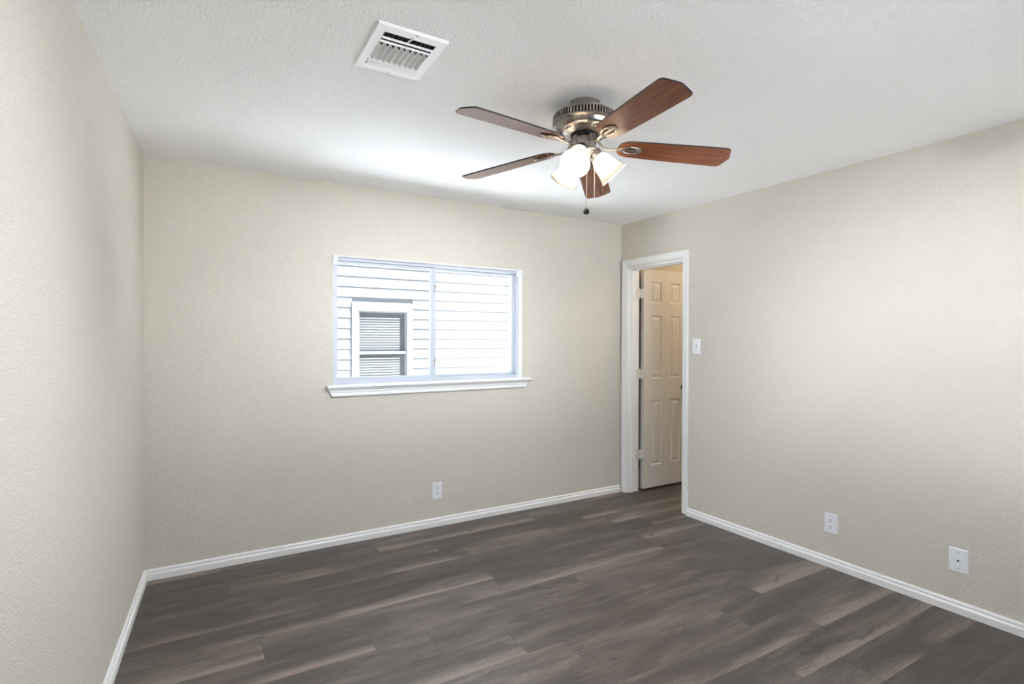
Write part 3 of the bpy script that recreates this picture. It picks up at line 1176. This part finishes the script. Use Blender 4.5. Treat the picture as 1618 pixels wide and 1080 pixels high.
def chain(off_r, off_f, z0, z1, knob):
    c = rdir * off_r + fdir * off_f
    bm = bmesh.new()
    # ball chain from a little eye on the fitter
    tube(bm, [(c.x * 0.55, c.y * 0.55, z0 + 0.020), (c.x * 0.9, c.y * 0.9, z0 + 0.016), (c.x, c.y, z0 + 0.004), (c.x, c.y, z0)], 0.0028, 8)
    n = int((z0 - z1) / 0.0062)
    for k in range(n):
        z = z0 - (k + 0.5) * (z0 - z1) / n
        lathe(bm, [(0.0, z - 0.0028), (0.0017, z - 0.0019), (0.0024, z), (0.0017, z + 0.0019), (0.0, z + 0.0028)], 6, Matrix.Translation((c.x, c.y, 0)))
    tube(bm, [(c.x, c.y, z0), (c.x, c.y, z1)], 0.0011, 6)
    ch = link('pull_chain', bm, CHAIN, fan, smooth=True)
    if knob:
        bm = bmesh.new()
        lathe(bm, [(0.0, z1 + 0.013), (0.005, z1 + 0.012), (0.010, z1 + 0.008), (0.0135, z1), (0.0125, z1 - 0.006), (0.008, z1 - 0.011), (0.0, z1 - 0.013)], 24, Matrix.Translation((c.x, c.y, 0)))
        link('pull_knob', bm, BLACK, ch, smooth=True)
    else:
        bm = bmesh.new()
        lathe(bm, [(0.0, z1 + 0.004), (0.003, z1 + 0.002), (0.0036, z1 - 0.006), (0.0, z1 - 0.008)], 12, Matrix.Translation((c.x, c.y, 0)))
        link('pull_knob', bm, CHAIN, ch, smooth=True)


chain(0.007, -0.036, -0.246, -0.492, True)
chain(0.046, 0.000, -0.232, -0.432, False)

# ------------------------------------------------------------------ the house next door
NY = 6.9
nh = empty('neighboring_house', (2.1, NY, -0.4))
tag(nh, 'white lap sided house next door seen through the window', 'house')
NO = Vector((-2.1, -NY, 0.4))


def npart(name, bm, mat, parent=nh, **kw):
    bmesh.ops.translate(bm, verts=bm.verts, vec=NO)
    return link(name, bm, mat, parent, **kw)


NWX0, NWX1, NWZ0, NWZ1 = 1.80, 2.452, 0.42, 1.752
TX0, TX1, TZ0, TZ1 = 1.722, 2.530, 0.34, 1.862
EXPO, LZ0 = 0.1322, 1.794
bm = bmesh.new()
z = LZ0 - EXPO * 17
while z < 5.2:
    z1 = z + EXPO
    spans = [(-2.5, 8.5)]
    if z1 > TZ0 and z < TZ1 - 0.02:
        spans = [(-2.5, TX0), (TX1, 8.5)]
    for a, b in spans:
        # each course leans out at its lower edge
        loft(bm, [[(x, NY + 0.004, z), (x, NY - 0.0125, z), (x, NY - 0.004, z1 + 0.008), (x, NY + 0.004, z1 + 0.008)] for x in (a, b)])
    z = z1
box(bm, (-2.5, NY + 0.004, -0.4), (NWX0, NY + 0.15, 5.2))
box(bm, (NWX1, NY + 0.004, -0.4), (8.5, NY + 0.15, 5.2))
box(bm, (NWX0, NY + 0.004, NWZ1), (NWX1, NY + 0.15, 5.2))
box(bm, (NWX0, NY + 0.004, -0.4), (NWX1, NY + 0.15, NWZ0))
npart('siding', bm, SIDING)
bm = frame_bm(TX0, TX1, TZ0, TZ1, 0.078, NY - 0.022, NY + 0.02, wt=0.110)
npart('window_trim', bm, EXTTRIM)
bm = frame_bm(NWX0 + 0.001, NWX1 - 0.001, NWZ0, NWZ1 - 0.001, 0.016, NY - 0.012, NY + 0.05)
box(bm, (NWX0, NY - 0.010, 1.192), (NWX1, NY + 0.03, 1.228))
nf = npart('window_frame', bm, EXTTRIM)
bm = bmesh.new()
box(bm, (NWX0 + 0.016, NY + 0.055, NWZ0), (NWX1 - 0.016, NY + 0.060, NWZ1 - 0.016))
npart('window_pane', bm, SCREEN, nf)
bm = bmesh.new()
for z0, z1 in ((1.234, 1.650), (NWZ0 + 0.02, 1.120)):
    z = z0
    while z < z1:
        loft(bm, [[(x, NY + 0.020, z + 0.030), (x, NY + 0.0215, z + 0.0305), (x, NY + 0.046, z + 0.001), (x, NY + 0.0445, z)] for x in (NWX0 + 0.018, NWX1 - 0.088)])
        z += 0.0335
npart('window_blind', bm, BLINDM, nf)

bm = bmesh.new()
box(bm, (-30, YB + 0.13, -0.5), (30, 30, -0.4))
box(bm, (-30, -30, -0.5), (30, YF - 0.13, -0.4))
struct(link('ground', bm, GROUNDM))
